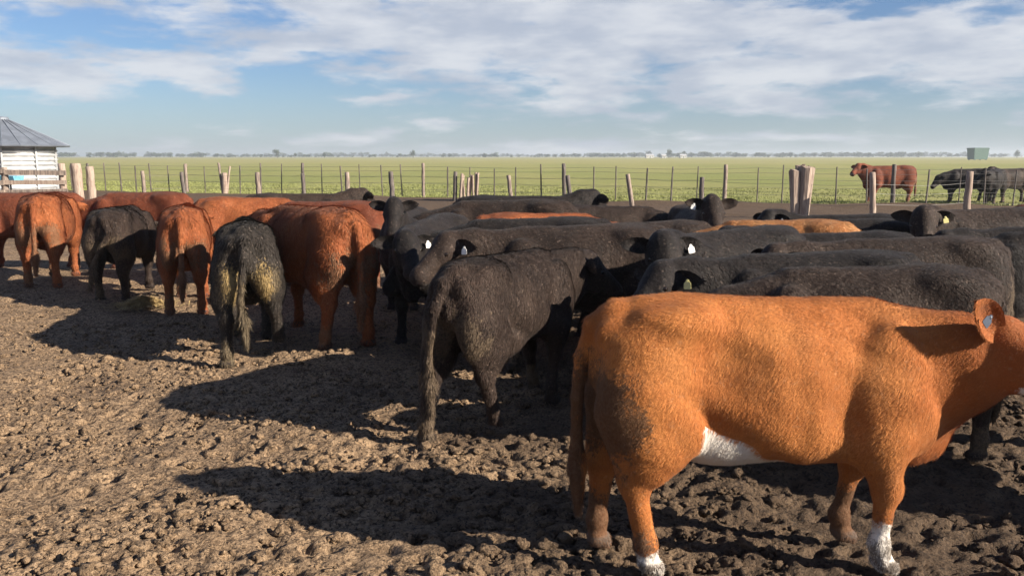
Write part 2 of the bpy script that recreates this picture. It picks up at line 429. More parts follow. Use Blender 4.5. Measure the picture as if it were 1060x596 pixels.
POSES = {}
def make_pose(name, h=0.017, poll=(1.08, 0, 1.16), yaw=0.0, pitch=-38, legs=None, tail=(0, 0, 0), fat=0.91, deep=0.92, leg=1.06, ear_back=0.25, ear_up=0.0, hair=26000, hlen=1.0, seed=1, ear_vec=None, tuft=2.3, neck=1.0):
    """legs: offsets of the hooves (fl, fr, hl, hr) from the standing pose; tail: sideways swing at top, middle and end"""
    legs = legs or {}
    poll = np.array(poll, np.float32)
    hf, hs, hu = rot_axes(R(yaw), R(pitch))
    lo = np.array((-1.05, -0.62, -0.06)); hi = np.array((1.05, 0.62, 1.36))
    ext = [poll + hf * 0.58 + hs * q for q in (-0.25, 0.25)] + [poll + hs * q for q in (-0.2, 0.2)]
    lo = np.minimum(lo, np.min(ext, 0) - 0.08); hi = np.maximum(hi, np.max(ext, 0) + 0.10); lo[2] = -0.06
    lo[0] = -1.10
    A = Field(lo, hi, h)
    sl, (x, y, z) = A.sub((-0.95, -0.45, 0.3), (0.95, 0.45, 1.35))
    xx = x[:, 0, 0]
    # smooth interpolation of the trunk sections
    def lerp(c):
        fx = np.interp(xx, BODY[:, 0], BODY[:, c])
        return np.convolve(np.pad(fx, 2, mode='edge'), np.ones(5) / 5, 'valid')[:, None, None].astype(np.float32)
    top, bot = lerp(1), lerp(2); bot = top - (top - bot) * deep
    hw = np.maximum(lerp(3) * fat, 0.004)
    cz, hz = (top + bot) / 2, np.maximum((top - bot) / 2, 0.01)
    zz = (z - cz) / hz
    wide = hw * (1 - 0.10 * np.clip(zz, -1, 1)) # a little wider low down
    d = ((np.abs(y) / wide) ** 2.35 + np.abs(zz) ** 2.35) ** (1 / 2.35) - 1
    d = d * np.minimum(hw, hz) * 0.9
    d = np.maximum(d, np.maximum(-0.82 - x, x - 0.84) + 0 * d)
    A.F[sl] = np.minimum(A.F[sl], d)
    A.cone((-0.70, 0, 1.11), (0.45, 0, 1.115), 0.045, 0.05, 0.10)          # backbone
    for s in (-1, 1):
        if name == 'fore': A.carve((-0.27, s * 0.408 * fat, 0.97), (0.15, 0.13, 0.17), 0.12)              # hollow of the flank
        A.carve((0.30, s * 0.425 * fat, 0.72), (0.08, 0.14, 0.22), 0.10)                # crease behind the shoulder
    for s in (-1, 1):
        A.ell((-0.43, s * (0.205 if name == 'fore' else 0.172) * fat, 1.110), (0.10, 0.055, 0.040), 0.12)      # hook bones
        A.ell((-0.745, s * 0.105, 1.045), (0.05, 0.04, 0.05), 0.09)             # pin bones
        A.ell((0.50, s * 0.175, 0.84), (0.15, 0.090, 0.26), 0.07)               # shoulder
        A.ell((0.62, s * 0.12, 0.66), (0.12, 0.09, 0.13), 0.08)
        # front leg
        o = np.array(legs.get('fl' if s > 0 else 'fr', (0, 0, 0)), np.float32)
        kn = np.array((0.53, s * 0.150, 0.375)) + o * (0.45, 0.5, 0.75) + (0.04 * (o[2] > 0.05), 0, 0)
        fe = np.array((0.52, s * 0.150, 0.125)) + o * (0.92, 0.95, 0.95)
        ho = np.array((0.555, s * 0.150, 0.028)) + o
        el = np.array((0.47, s * 0.165, 0.60)) + o * (0.1, 0.2, 0.1)
        A.cone((0.50, s * 0.17, 0.78), el, 0.13, 0.105, 0.09, 0.75)
        A.cone(el, kn, 0.112 * leg, 0.054 * leg, 0.05)
        A.ell(kn, np.array((0.054, 0.052, 0.065)) * leg, 0.04)
        A.cone(kn, fe, 0.046 * leg, 0.035 * leg, 0.03); A.ell(fe, np.array((0.044, 0.043, 0.048)) * leg, 0.03)
        A.cone(fe, ho + (-0.01, 0, 0.02), 0.036 * leg, 0.042 * leg, 0.03)
        A.cone(ho + (-0.02, -0.022, 0.012), ho + (0.025, -0.024, -0.006), 0.041, 0.031, 0.012); A.cone(ho + (-0.02, 0.022, 0.012), ho + (0.025, 0.024, -0.006), 0.041, 0.031, 0.012)
        # hind leg
        o = np.array(legs.get('hl' if s > 0 else 'hr', (0, 0, 0)), np.float32)
        hk = np.array((-0.655, s * 0.145, 0.415)) + o * (0.55, 0.6, 0.6)
        st = np.array((-0.445, s * 0.180, 0.635)) + o * (0.15, 0.25, 0.25)
        fe = np.array((-0.625, s * 0.140, 0.125)) + o * (0.95, 0.95, 0.92)
        ho = np.array((-0.60, s * 0.140, 0.028)) + o
        A.ell((-0.585, s * 0.150, 0.84), (0.20, 0.112, 0.31), 0.07, np.array(((0.97, 0, -0.24), (0, 1, 0), (0.24, 0, 0.97))))
        A.cone((-0.58, s * 0.150, 0.78), st, 0.165, 0.120, 0.06, 0.72)
        A.cone((-0.60, s * 0.150, 0.74), st * 0.35 + hk * 0.65 + (-0.01, 0, 0.04), 0.170, 0.122, 0.06, 0.72)
        A.cone(st * 0.5 + hk * 0.5 + (-0.02, 0, 0.04), hk + (0.005, 0, 0), 0.135, 0.076, 0.05, 0.8)
        A.cone((-0.70, s * 0.125, 0.70) + o * 0.2, hk + (-0.045, 0, 0.045), 0.090, 0.034, 0.05, 0.75)   # hamstring to the point of the hock
        A.ell(hk, np.array((0.058, 0.050, 0.075)) * leg, 0.04)
        A.cone(hk, fe, 0.057 * leg, 0.042 * leg, 0.03, 0.9); A.ell(fe, np.array((0.045, 0.044, 0.050)) * leg, 0.03)
        A.cone(fe, ho + (-0.01, 0, 0.02), 0.038 * leg, 0.043 * leg, 0.03)
        A.cone(ho + (-0.02, -0.022, 0.012), ho + (0.025, -0.024, -0.006), 0.041, 0.031, 0.012); A.cone(ho + (-0.02, 0.022, 0.012), ho + (0.025, 0.024, -0.006), 0.041, 0.031, 0.012)
    A.ell((-0.19, 0, 0.610), (0.34, 0.205, 0.160), 0.05)                        # underbelly between the flanks
    A.ell((0.70, 0, 0.56), (0.13, 0.075, 0.13), 0.08)                        # brisket
    # neck
    back = -hf * 0.02 + hu * -0.03
    thr = poll + hf * 0.06 - hu * 0.17
    for t in (0.0, 0.25, 0.5, 0.75):
        def P(a, b, t): return np.array(a) * (1 - t) + np.array(b) * t
        for a, b, ra, rb, k in (((0.46, 0, 1.01), poll + back, 0.105, 0.085 * neck, 0.09), ((0.58, 0, 0.86), (poll + thr) / 2, 0.165, 0.095 * neck, 0.09), ((0.68, 0, 0.70), thr, 0.120, 0.075 * neck, 0.08)):
            A.cone(P(a, b, t), P(a, b, t + 0.25), ra + (rb - ra) * t, ra + (rb - ra) * (t + 0.25), k, 0.92)
    A.cone((0.76, 0, 0.62), thr + np.array((-0.08, 0, -0.05)), 0.055, 0.035, 0.08, 0.5)   # dewlap
    # head
    M = np.array([hf, hs, hu])
    def H(a, b, c): return poll + hf * a + hs * b + hu * c
    A.ell(H(0.06, 0, -0.045), (0.115, 0.108, 0.095), 0.05, M)
    A.cone(H(0.08, 0, -0.05), H(0.36, 0, -0.055), 0.100, 0.066, 0.05)
    for s in (-1, 1):
        A.ell(H(0.13, s * 0.082, -0.045), (0.06, 0.035, 0.045), 0.04, M)
        A.ell(H(0.13, s * 0.062, -0.135), (0.11, 0.040, 0.075), 0.05, M)       # cheeks
    A.ell(H(0.40, 0, -0.075), (0.070, 0.082, 0.066), 0.05, M)                  # muzzle
    A.cone(H(0.14, 0, -0.15), H(0.37, 0, -0.118), 0.065, 0.042, 0.05)          # jaw
    A.ell(H(0.015, 0, 0.015), (0.05, 0.065, 0.05), 0.05, M)                    # poll
    # tail
    tp = [(-0.70, 0, 1.12), (-0.80, tail[0] * 0.3, 1.07), (-0.855, tail[0], 0.93), (-0.87, (tail[0] + tail[1]) / 2, 0.75), (-0.87, tail[1], 0.58), (-0.865, (tail[1] + tail[2]) / 2, 0.42), (-0.86, tail[2], 0.22)]
    tr = [0.05, 0.042, 0.032, 0.026, 0.026, 0.040, 0.020]
    for i in range(6):
        A.cone(tp[i], tp[i + 1], tr[i], tr[i + 1], 0.05 if i == 0 else 0.02)
    # hair and hide unevenness
    X, Y, Z = A.ax[0][:, None, None], A.ax[1][None, :, None], A.ax[2][None, None, :]
    A.F += 0.0035 * np.sin(9 * X + 5 * Z + seed) * np.sin(11 * Z - 4 * Y) + 0.002 * np.sin(23 * X + 17 * Z) * np.sin(19 * Z + 21 * Y + seed)
    A.F += 0.0010 * np.sin(46 * X + 6 * Z) * np.exp(-((X - 0.05) / 0.25) ** 2) * (Z > 0.6)     # faint ribs
    V, F = surface_nets(A.F, A.lo, h)
    V[:, 2] = np.maximum(V[:, 2], 0.0)
    ears = []; tags = {}
    nb = len(V); dark_extra = []
    EV, EF = [], []
    for s in (-1, 1):
        ax = hs * s * 0.92 - hf * ear_back + hu * (-0.05 + ear_up); ax = ax / np.linalg.norm(ax)
        hh = np.array((hf[0], hf[1], 0.0)); hh /= np.linalg.norm(hh); nrm = hh * 0.95 + hs * s * 0.25 + np.array((0, 0, 0.15)); nrm = nrm - ax * (nrm @ ax); nrm /= np.linalg.norm(nrm)
        base = H(0.025, s * 0.085, -0.045)
        if ear_vec and s in ear_vec:
            ax, nrm = [np.array(q, float) / np.linalg.norm(q) for q in ear_vec[s]]; nrm = nrm - ax * (nrm @ ax); nrm /= np.linalg.norm(nrm)
            base = H(0.0, s * 0.10, 0.01)
        wid = np.cross(nrm, ax)
        L = 0.225 if not ear_vec else 0.24; nu, nw = 9, 7
        for side in (0, 1):
            o = nb + len(EV)
            for i in range(nu):
                t = i / (nu - 1); w = (0.062 if not ear_vec else 0.075) * (math.sin(math.pi * min(1, (t * 0.86 + 0.14))) ** 0.62) * (1 - 0.15 * t) + 0.003
                for j in range(nw):
                    q = 2 * j / (nw - 1) - 1
                    cup = -0.040 * (1 - q * q) * math.sin(math.pi * min(t + 0.15, 1)) - (0.010 if side else 0) * (1 - q ** 4)
                    EV.append(base + ax * (t * L) + wid * (q * w) + nrm * (cup + 0.02 * t) + hu * (-0.03 * t * t))
                    dark_extra.append(0.25 if side == 0 and 0.1 < t < 0.8 and abs(q) < 0.6 else 0.0)
            for i in range(nu - 1):
                for j in range(nw - 1):
                    f = (o + i * nw + j, o + (i + 1) * nw + j, o + (i + 1) * nw + j + 1, o + i * nw + j + 1)
                    EF.append(f if (side == 0) == (s > 0) else f[::-1])
        tags[s] = (base + ax * (L * 0.55) + nrm * 0.006 + np.array((0, 0, -0.02)), ax, nrm)
    V = np.concatenate([V, np.array(EV, np.float32)]); F = np.concatenate([F, np.array(EF)])
    me = mesh_from('cow_body_' + name, V, F)
    # markings that belong to the hide: r = white areas, g = where dried mud clings, b = hoof, nose and ear lining
    n = len(V); x, y, z = V[:, 0], V[:, 1], V[:, 2]
    ns = (np.sin(31 * x + 9 * z) + np.sin(27 * z + 13 * y) + np.sin(41 * y + 17 * x)) / 3
    sm = lambda v, a, b: np.clip((v - a) / (b - a), 0, 1) ** 2 * (3 - 2 * np.clip((v - a) / (b - a), 0, 1))
    hl = (V - poll) @ hf; hz_ = (V - poll) @ hu; hy = (V - poll) @ hs
    ishead = (np.linalg.norm(V - (poll + hf * 0.2 - hu * 0.06), axis=1) < 0.34) & (hl > -0.02)
    socks = np.maximum(sm(-z, -0.27, -0.18) * (x > 0.2), sm(-z, -0.14, -0.06) * (x < -0.2)) * (y < 0)
    belly = sm(0.520 + 0.50 * np.clip(-x - 0.02, 0, 0.42) + 0.02 * ns - z, -0.02, 0.02) * sm(x, -0.56, -0.50) * sm(-x, -0.10, 0.02) * (z > 0.36) * (np.abs(y) < 0.175 + 0.12 * (x > -0.33))
    blaze = ishead * np.maximum(sm(-(hz_ + 0.165), -0.01, 0.02) * sm(hl, 0.10, 0.18), 0)
    white = np.clip(np.maximum.reduce([socks * (1 + 0.0 * ns), belly, blaze * 1.0]) + 0.0, 0, 1)
    rear = sm(-x, 0.42, 0.78) * sm(z, 0.25, 0.70) * sm(-z, -1.15, -0.70)
    low = sm(-z, -0.45, -0.05) * (0.55 + 0.45 * (y > 0)); tl = sm(-x, 0.83, 0.86) * sm(-z, -0.9, -0.5)
    mud = np.clip(np.maximum.reduce([rear * 0.75, low * 0.9, tl]) + 0.25 * ns * (rear + low), 0, 1) * (1 - np.maximum(0.35 * socks, 0.8 * belly))
    dark = np.maximum(sm(-z, -0.062, -0.045), ishead * sm(hl, 0.405, 0.44))
    dark[nb:] = dark_extra
    mud[nb:] = 0; white[nb:] = 0
    butt = np.exp(-(((x + 0.76) / 0.13) ** 2 + ((np.abs(y) - 0.135) / 0.10) ** 2 + ((z - 0.72) / 0.24) ** 2)); butt[nb:] = 0
    mk = np.stack([white, mud, dark, butt], -1)
    set_attr(me, 'Mask', mk)
    coat = None
    if hair:
        tri = np.concatenate([F[:, [0, 1, 2]], F[:, [0, 2, 3]]])
        p0, p1, p2 = V[tri[:, 0]], V[tri[:, 1]], V[tri[:, 2]]
        cr = np.cross(p1 - p0, p2 - p0); ar = np.linalg.norm(cr, axis=1) + 1e-12
        pick = rng.choice(len(tri), hair, p=ar / ar.sum())
        a, b = rng.random(hair), rng.random(hair); fl = a + b > 1; a[fl] = 1 - a[fl]; b[fl] = 1 - b[fl]
        a, b = a[:, None], b[:, None]
        pos = p0[pick] * (1 - a - b) + p1[pick] * a + p2[pick] * b
        nn = cr[pick] / ar[pick][:, None]
        q = pos
        flow = np.stack([-0.75 - 0.2 * np.sin(7 * q[:, 2] + 3 * q[:, 0]), 0.15 * np.sin(9 * q[:, 0]), -0.85 + 0.3 * np.sin(8 * q[:, 0])], -1)
        flow[q[:, 2] < 0.5] = (0, 0, -1); flow[np.abs(q[:, 2] - 0) > 5] = 0
        fwd = q[:, 0] < -0.6; flow[fwd] = flow[fwd] * (0.3, 1, 1.2)
        flow += 0.30 * rng.normal(size=flow.shape)
        flow -= nn * np.sum(flow * nn, 1)[:, None]; flow /= np.linalg.norm(flow, axis=1)[:, None] + 1e-9
        onhead = np.linalg.norm(pos - (poll + hf * 0.2), axis=1) < 0.30
        ln = (0.020 + 0.026 * rng.random(hair)) * hlen * np.where(pos[:, 2] < 0.4, 0.65, 1) * np.where(onhead, 0.45, 1)
        tailsw = (pos[:, 0] < -0.83) & (pos[:, 2] < 0.55); ln = np.where(tailsw, ln * 2.0, ln)
        lift = (0.12 + 0.22 * rng.random(hair) + 0.06 * (tuft > 1.5))[:, None]
        dirn = flow * np.sqrt(1 - lift ** 2) + nn * lift
        wv = tuft * np.cross(nn, flow) * (0.0010 + 0.0009 * rng.random(hair))[:, None]
        tip = pos + (dirn + flow * 0.25 - nn * 0.10) * ln[:, None]
        r0 = pos - nn * 0.002
        HV = np.stack([r0 - wv, r0 + wv, tip], 1).reshape(-1, 3)
        HF = np.arange(hair * 3).reshape(-1, 3)
        coat = mesh_from('cow_coat_' + name, HV, HF)
        hm = mk[tri[pick, 0]].copy(); hm[:, 2] *= 0.3
        set_attr(coat, 'Mask', np.repeat(hm, 3, 0))
        va = np.repeat(rng.random((hair, 1)), 3, 0); set_attr(coat, 'Strand', np.c_[va, va, va])
    eyes = [H(0.135, s * 0.108, -0.035) for s in (-1, 1)]
    POSES[name] = dict(body=me, coat=coat, tags=tags, eyes=eyes)

make_pose('fore', 0.0115, poll=(0.955, -0.17, 1.065), yaw=-30, pitch=-12, neck=0.85, leg=1.08, deep=0.955, legs={'fl': (-0.08, 0.02, 0), 'fr': (-0.02, 0, 0), 'hl': (-0.14, 0.0, 0), 'hr': (0.06, 0, 0)}, tail=(0.02, 0.03, 0.02), tuft=1.0, ear_vec={-1: ((-0.62, -0.22, 0.74), (0.25, -0.95, 0.15))}, hair=300000, hlen=0.7, seed=2)
make_pose('stride', 0.0135, poll=(1.04, -0.16, 1.06), yaw=-40, pitch=-38, legs={'fl': (0.14, 0, 0), 'fr': (-0.10, 0, 0), 'hl': (-0.20, 0.03, 0), 'hr': (0.17, -0.02, 0.06)}, tail=(0.05, 0.10, 0.09), deep=0.86, hair=90000, hlen=1.0, seed=5)
make_pose('rear', 0.0145, poll=(1.05, 0.03, 1.00), yaw=8, pitch=-50, legs={'hl': (0.06, 0.05, 0), 'hr': (-0.05, -0.04, 0), 'fl': (0.05, 0, 0)}, tail=(0.0, 0.01, 0.02), deep=0.92, hair=50000, tuft=3.0, hlen=1.25, seed=3)
make_pose('rear_step', 0.0145, poll=(1.06, 0.0, 1.02), yaw=-5, pitch=-45, legs={'hl': (-0.12, 0.05, 0), 'hr': (0.20, -0.10, 0.13), 'fl': (0.1, 0, 0), 'fr': (-0.08, 0, 0)}, tail=(0.02, 0.06, 0.03), deep=0.88, fat=0.86, hair=50000, tuft=3.0, hlen=1.25, seed=4)
make_pose('rear_swish', 0.0155, poll=(1.02, 0.1, 0.90), yaw=20, pitch=-58, legs={'hl': (0.10, 0.02, 0), 'hr': (0.0, -0.03, 0)}, tail=(-0.10, 0.08, 0.16), deep=0.92, hair=40000, tuft=3.0, hlen=1.25, seed=6)
make_pose('side_low', 0.017, poll=(1.08, 0.06, 0.90), yaw=10, pitch=-52, legs={'hl': (-0.10, 0, 0), 'hr': (0.08, 0, 0), 'fl': (0.08, 0, 0)}, tail=(0, 0.03, 0.02), hair=50000, hlen=1.0, seed=8)
make_pose('side_mid', 0.016, poll=(1.08, 0.08, 1.09), yaw=32, pitch=-36, legs={'hl': (-0.08, 0, 0), 'fr': (0.08, 0, 0)}, tail=(0, 0.03, 0.02), hair=36000, hlen=1.0, seed=13)
make_pose('side_up', 0.017, poll=(1.07, 0.05, 1.20), yaw=35, pitch=-32, legs={'hl': (0.06, 0, 0), 'hr': (-0.10, 0, 0), 'fr': (0.08, 0, 0)}, tail=(0, -0.02, 0), hair=36000, hlen=1.0, seed=9)
make_pose('face_up', 0.017, poll=(1.02, 0.0, 1.32), yaw=4, pitch=-48, legs={'hl': (0.06, 0, 0), 'fr': (-0.05, 0, 0)}, tail=(0, 0.02, 0.04), hair=36000, hlen=0.7, ear_up=0.15, seed=10)
make_pose('look_back', 0.017, poll=(0.98, 0.22, 1.17), yaw=62, pitch=-52, legs={'hl': (-0.05, 0, 0), 'fr': (0.10, 0, 0)}, tail=(0.02, 0, 0), hair=36000, hlen=1.0, seed=11)

def coat_mat(name, base, alt, white=0.0, mudc=(0.20, 0.14, 0.085), mudamt=0.6, dust=0.2, dustc=(0.16, 0.12, 0.095), nose=(0.03, 0.022, 0.02), gold=0.0, gloss=0.0, mudlo=0.78, neckred=0.0):
    m, t, p = mat_new(name)
    tc = t.node('ShaderNodeTexCoord'); oi = t.node('ShaderNodeObjectInfo')
    P = t.vmath('ADD', tc.outputs['Object'], t.comb(t.math('MULTIPLY', oi.outputs['Random'], 19.0), 0.0, 0.0))
    mk = t.sep(t.node('ShaderNodeAttribute', attribute_name='Mask').outputs['Color'])
    st = t.sep(t.node('ShaderNodeAttribute', attribute_name='Strand').outputs['Color'])[0]
    big = t.noise(P, 3.2, 4, 0.55, 0.3)
    if neckred:
        c0 = t.ramp(t.sep(tc.outputs['Object'])[0], 0.45, 0.85, 0, neckred)
    lump = t.noise(P, 26, 5, 0.65, 0.5)
    curl = t.noise(t.vmath('MULTIPLY', P, (1.0, 1.0, 0.55)), 80, 4, 0.6, 1.2)
    c = t.mix(t.ramp(big, 0.36, 0.66), base, alt)
    if neckred: c = t.mix(c0, c, (base[0] * 0.7, base[1] * 0.55, base[2] * 0.55))
    c = t.mix(t.ramp(curl, 0.40, 0.68, 0, 0.45), c, tuple(q * 0.55 for q in base))
    c = t.mix(t.math('MULTIPLY', st, 0.22 + 0.25 * gloss), c, tuple(min(1, q * (1.7 + 0.9 * gloss)) for q in alt))
    dn = t.noise(P, 7.0, 6, 0.65)
    c = t.mix(t.ramp(dn, 0.50, 0.74, 0, dust), c, dustc)
    fleck = t.noise(P, 42, 3, 0.55)
    c = t.mix(t.ramp(fleck, 0.60, 0.68, 0, min(1, dust * 1.5)), c, tuple(min(1, q * 1.7) for q in dustc))
    c = t.mix(t.ramp(t.noise(P, 1.6, 3, 0.5), 0.45, 0.7, 0, 0.4), c, tuple(q * 0.45 for q in base))
    wn = t.noise(P, 12, 4, 0.6)
    wm = t.ramp(t.math('ADD', mk[0], t.math('MULTIPLY', t.math('SUBTRACT', wn, 0.5), 1.3)), 0.38, 0.62, 0, white)
    c = t.mix(wm, c, (0.66, 0.60, 0.53))
    mn = t.noise(P, 30, 5, 0.65, 0.4); mn2 = t.noise(P, 6, 3, 0.5)
    mm = t.math('ADD', t.math('MULTIPLY', mk[1], 0.55), t.math('ADD', t.math('MULTIPLY', mn, 0.55), t.math('MULTIPLY', mn2, 0.45)))
    mm = t.math('MULTIPLY', t.ramp(mm, mudlo, mudlo + 0.10, 0, mudamt), t.ramp(mk[1], 0.03, 0.25))
    mc = t.mix(t.ramp(t.noise(P, 60, 3, 0.6), 0.35, 0.65), tuple(q * 0.45 for q in mudc), mudc)
    c = t.mix(mm, c, mc)
    if gold:
        al = t.node('ShaderNodeAttribute', attribute_name='Mask').outputs['Alpha']
        gm = t.math('ADD', t.math('MULTIPLY', al, 0.62), t.math('MULTIPLY', t.noise(t.vmath('MULTIPLY', P, (1, 1, 0.6)), 62, 3, 0.7, 0.4), 1.0))
        c = t.mix(t.math('MULTIPLY', t.ramp(gm, 0.86, 0.95, 0, gold), t.ramp(al, 0.08, 0.25)), c, (0.34, 0.235, 0.10))
    c = t.mix(mk[2], c, nose)
    t.l.new(c, p.inputs['Base Color'])
    p.inputs['Roughness'].default_value = 0.78 - 0.16 * gloss; p.inputs['Specular IOR Level'].default_value = 0.2 - 0.08 * gloss
    p.inputs['Sheen Weight'].default_value = 0.05; p.inputs['Sheen Roughness'].default_value = 0.45
    hgt = t.math('ADD', t.math('ADD', t.math('MULTIPLY', curl, 0.5), t.math('MULTIPLY', lump, 1.3)), t.math('MULTIPLY', mm, 0.9))
    t.l.new(t.bump(hgt, 0.6, 0.013), p.inputs['Normal'])
    return m

CM = {
    'ginger': coat_mat('hide_ginger', (0.36, 0.110, 0.026), (0.52, 0.200, 0.056), white=1.0, mudlo=0.66, neckred=0.8, mudamt=0.8, mudc=(0.085, 0.060, 0.040), dust=0.18, dustc=(0.26, 0.15, 0.08), nose=(0.10, 0.075, 0.06)),
    'red': coat_mat('hide_red', (0.20, 0.054, 0.020), (0.32, 0.100, 0.034), gloss=0.3, mudamt=0.6, dust=0.25, dustc=(0.25, 0.14, 0.08), nose=(0.07, 0.045, 0.04)),
    'darkred': coat_mat('hide_darkred', (0.12, 0.032, 0.016), (0.20, 0.054, 0.024), gloss=0.3, mudamt=0.5, dust=0.22, dustc=(0.20, 0.11, 0.07), nose=(0.06, 0.04, 0.035)),
    'tan': coat_mat('hide_tan', (0.30, 0.115, 0.035), (0.42, 0.20, 0.075), mudamt=0.5, dust=0.4, dustc=(0.34, 0.22, 0.12)),
    'black': coat_mat('hide_black', (0.010, 0.0085, 0.0085), (0.020, 0.016, 0.015), gloss=1.0, mudamt=0.75, mudc=(0.15, 0.105, 0.07), dust=0.28, dustc=(0.075, 0.056, 0.046)),
    'brownblack': coat_mat('hide_brownblack', (0.018, 0.0125, 0.0105), (0.040, 0.026, 0.020), gloss=0.8, mudamt=0.75, mudc=(0.16, 0.115, 0.075), dust=0.36, dustc=(0.10, 0.072, 0.056)),
    'muddyblack': coat_mat('hide_muddy_black', (0.018, 0.015, 0.013), (0.036, 0.029, 0.024), gloss=0.6, mudamt=0.7, mudc=(0.20, 0.15, 0.09), gold=0.95, dust=0.5, dustc=(0.10, 0.08, 0.065)),
}
eye_m, _t, _p = mat_new('eye'); _p.inputs['Base Color'].default_value = (0.012, 0.008, 0.006, 1); _p.inputs['Roughness'].default_value = 0.08
_v, _f = ico(2); eye_me = mesh_from('eye', _v * 0.021, _f); eye_me.materials.append(eye_m)
def tag_mesh():
    b = MB()
    pr = [(0.0, 0.018), (0.011, 0.012), (0.013, 0.0), (0.027, -0.012), (0.029, -0.052), (0.022, -0.058)]
    pts = pr + [(-x, z) for x, z in pr[::-1][:-1]]
    n = len(pts)
    v = [(x, y, z) for y in (-0.0022, 0.0022) for x, z in pts]
    b.add(v, [tuple(range(n)), tuple(range(n, 2 * n))[::-1]] + [(k, k + n, (k + 1) % n + n, (k + 1) % n) for k in range(n)])
    b.lathe([(0.0, 0.007), (0.006, 0.007), (0.007, 0.004), (0.007, -0.004)], 8, (0, 0, 0))
    return mesh_from('ear_tag', b.v, b.f, False)
tag_me = tag_mesh()
TAGM = {k: simple_mat('ear_tag_' + k, c, 0.45, 0.1, 30, 0.1, 0.001) for k, c in {'white': (0.72, 0.70, 0.66), 'yellow': (0.70, 0.62, 0.25), 'blue': (0.045, 0.06, 0.09)}.items()}

def cow(label, pose, colour, x, y, heading, s=1.0, tags=None, eyes=False, group=None, coat=True, z=0.0):
    P = POSES[pose]
    r = empty('cow', (x, y, z), R(heading), s)
    if pose == 'fore':
        r.scale = (0.935, 0.93, 0.975)
    else:
        r.scale = (s * random.uniform(0.96, 1.04), s * random.uniform(0.93, 1.05), s * random.uniform(0.975, 1.02))
    tag(r, label, 'cow', group)
    m = CM[colour]
    obj('body', P['body'], m, r)
    if coat and P['coat'] is not None:
        tag(obj('coat', P['coat'], m, r), kind='stuff')
    if eyes:
        for e in P['eyes']: obj('eye', eye_me, eye_m, r, e)
    for side, colr in (tags or {}).items():
        pos, ax, nrm = P['tags'][side]
        o = obj('ear_tag', tag_me, TAGM[colr], r)
        yv = Vector(nrm); xv = Vector(ax); zv = xv.cross(yv)
        if zv.z < 0: zv = -zv; xv = -xv
        o.matrix_local = Matrix.Translation(Vector(pos) + yv * 0.016) @ Matrix((xv, yv, zv)).transposed().to_4x4() @ Matrix.Scale(0.75 if colr == 'blue' else 0.9, 4)
    return r

HERD = 'cattle crowded in the muddy yard'
FAR = 'cattle grazing beyond the wire fence'
# name, pose, colour, x, y, heading, scale, tags, eyes
cow('ginger cow with white socks and white belly patch standing broadside, casting a long shadow', 'fore', 'ginger', 1.095, 3.56, 1, 0.97, {-1: 'blue'}, True, HERD)
cow('dusty black cow in mid stride just behind the ginger cow\'s rump', 'stride', 'brownblack', -0.03, 5.66, 60, 0.93, None, True, HERD)
cow('large red cow seen from behind, one hind leg sunlit, flank in shade', 'rear', 'red', -1.96, 8.2, 133, 1.08, None, True, HERD)
cow('black cow with golden dried mud on both buttocks, lifting a hind foot', 'rear_step', 'muddyblack', -2.42, 7.72, 107, 1.02, None, False, HERD)
cow('bright red cow seen squarely from behind, tail hanging straight, between two black cows', 'rear', 'red', -3.83, 10.0, 107, 1.02, None, False, HERD)
cow('small black cow swishing its tail across its rump between two red cows', 'rear_swish', 'brownblack', -4.95, 10.8, 98, 0.96, None, False, HERD)
cow('red cow seen from behind at the outer end of the row, nearest the wooden pen', 'rear', 'red', -6.5, 12.0, 105, 1.02, None, False, HERD)
# behind the left row
cow('dark red cow standing crosswise behind the tail swishing black cow', 'side_low', 'darkred', -5.75, 13.2, 176, 0.99, None, False, HERD)
cow('red cow half hidden between the straight tailed red cow and the mud streaked black one', 'side_low', 'red', -3.65, 12.0, 8, 1.0, None, False, HERD)
cow('dusty black cow whose back shows behind the mud streaked cow', 'side_up', 'brownblack', -3.35, 13.3, 20, 1.0, None, False, HERD)
cow('dark red cow showing only its back behind the large red cow', 'side_low', 'darkred', -2.50, 11.4, 176, 0.97, None, False, HERD)
cow('brown cow with its lowered dark head beside the outermost red cow', 'side_low', 'darkred', -7.60, 13.4, 186, 1.0, None, False, HERD)
# middle of the herd
cow('black cow with both ears up facing out beside the large red cow\'s rump', 'face_up', 'black', -1.25, 10.2, 268, 0.96, None, True, HERD)
cow('long backed black cow with a white ear tag standing crosswise behind the striding cow', 'side_mid', 'brownblack', 0.55, 7.15, 187, 1.0, {1: 'white'}, True, HERD)
cow('black cow in deep shade facing out between the large red cow and the striding cow', 'side_mid', 'black', -0.78, 8.45, 258, 0.98, {1: 'white'}, True, HERD)
cow('black cow wedged between the long backed one and the orange red strip', 'side_low', 'black', 0.15, 8.0, 184, 1.0, None, False, HERD)
cow('dusty grey black cow standing crosswise in front of the bundle of pale stakes', 'side_low', 'brownblack', -0.10, 9.95, 180, 1.03, None, False, HERD)
cow('orange red cow showing a strip of back among black cows', 'side_low', 'red', 0.35, 9.05, 14, 0.95, None, False, HERD)
cow('black cow raising its head above the orange red strip of back', 'side_up', 'black', 0.05, 11.2, 12, 1.03, None, True, HERD)
cow('brownish black cow in front of the leaning fence posts, back level', 'side_low', 'brownblack', 1.25, 10.6, 4, 0.98, None, False, HERD)
cow('black cow with a long white ear tag facing the striding cow', 'look_back', 'black', 1.78, 6.85, 214, 0.98, {1: 'white'}, True, HERD)
cow('dark cow facing straight out with raised head and both ears spread', 'face_up', 'brownblack', 2.12, 9.9, 268, 0.97, {-1: 'white'}, True, HERD)
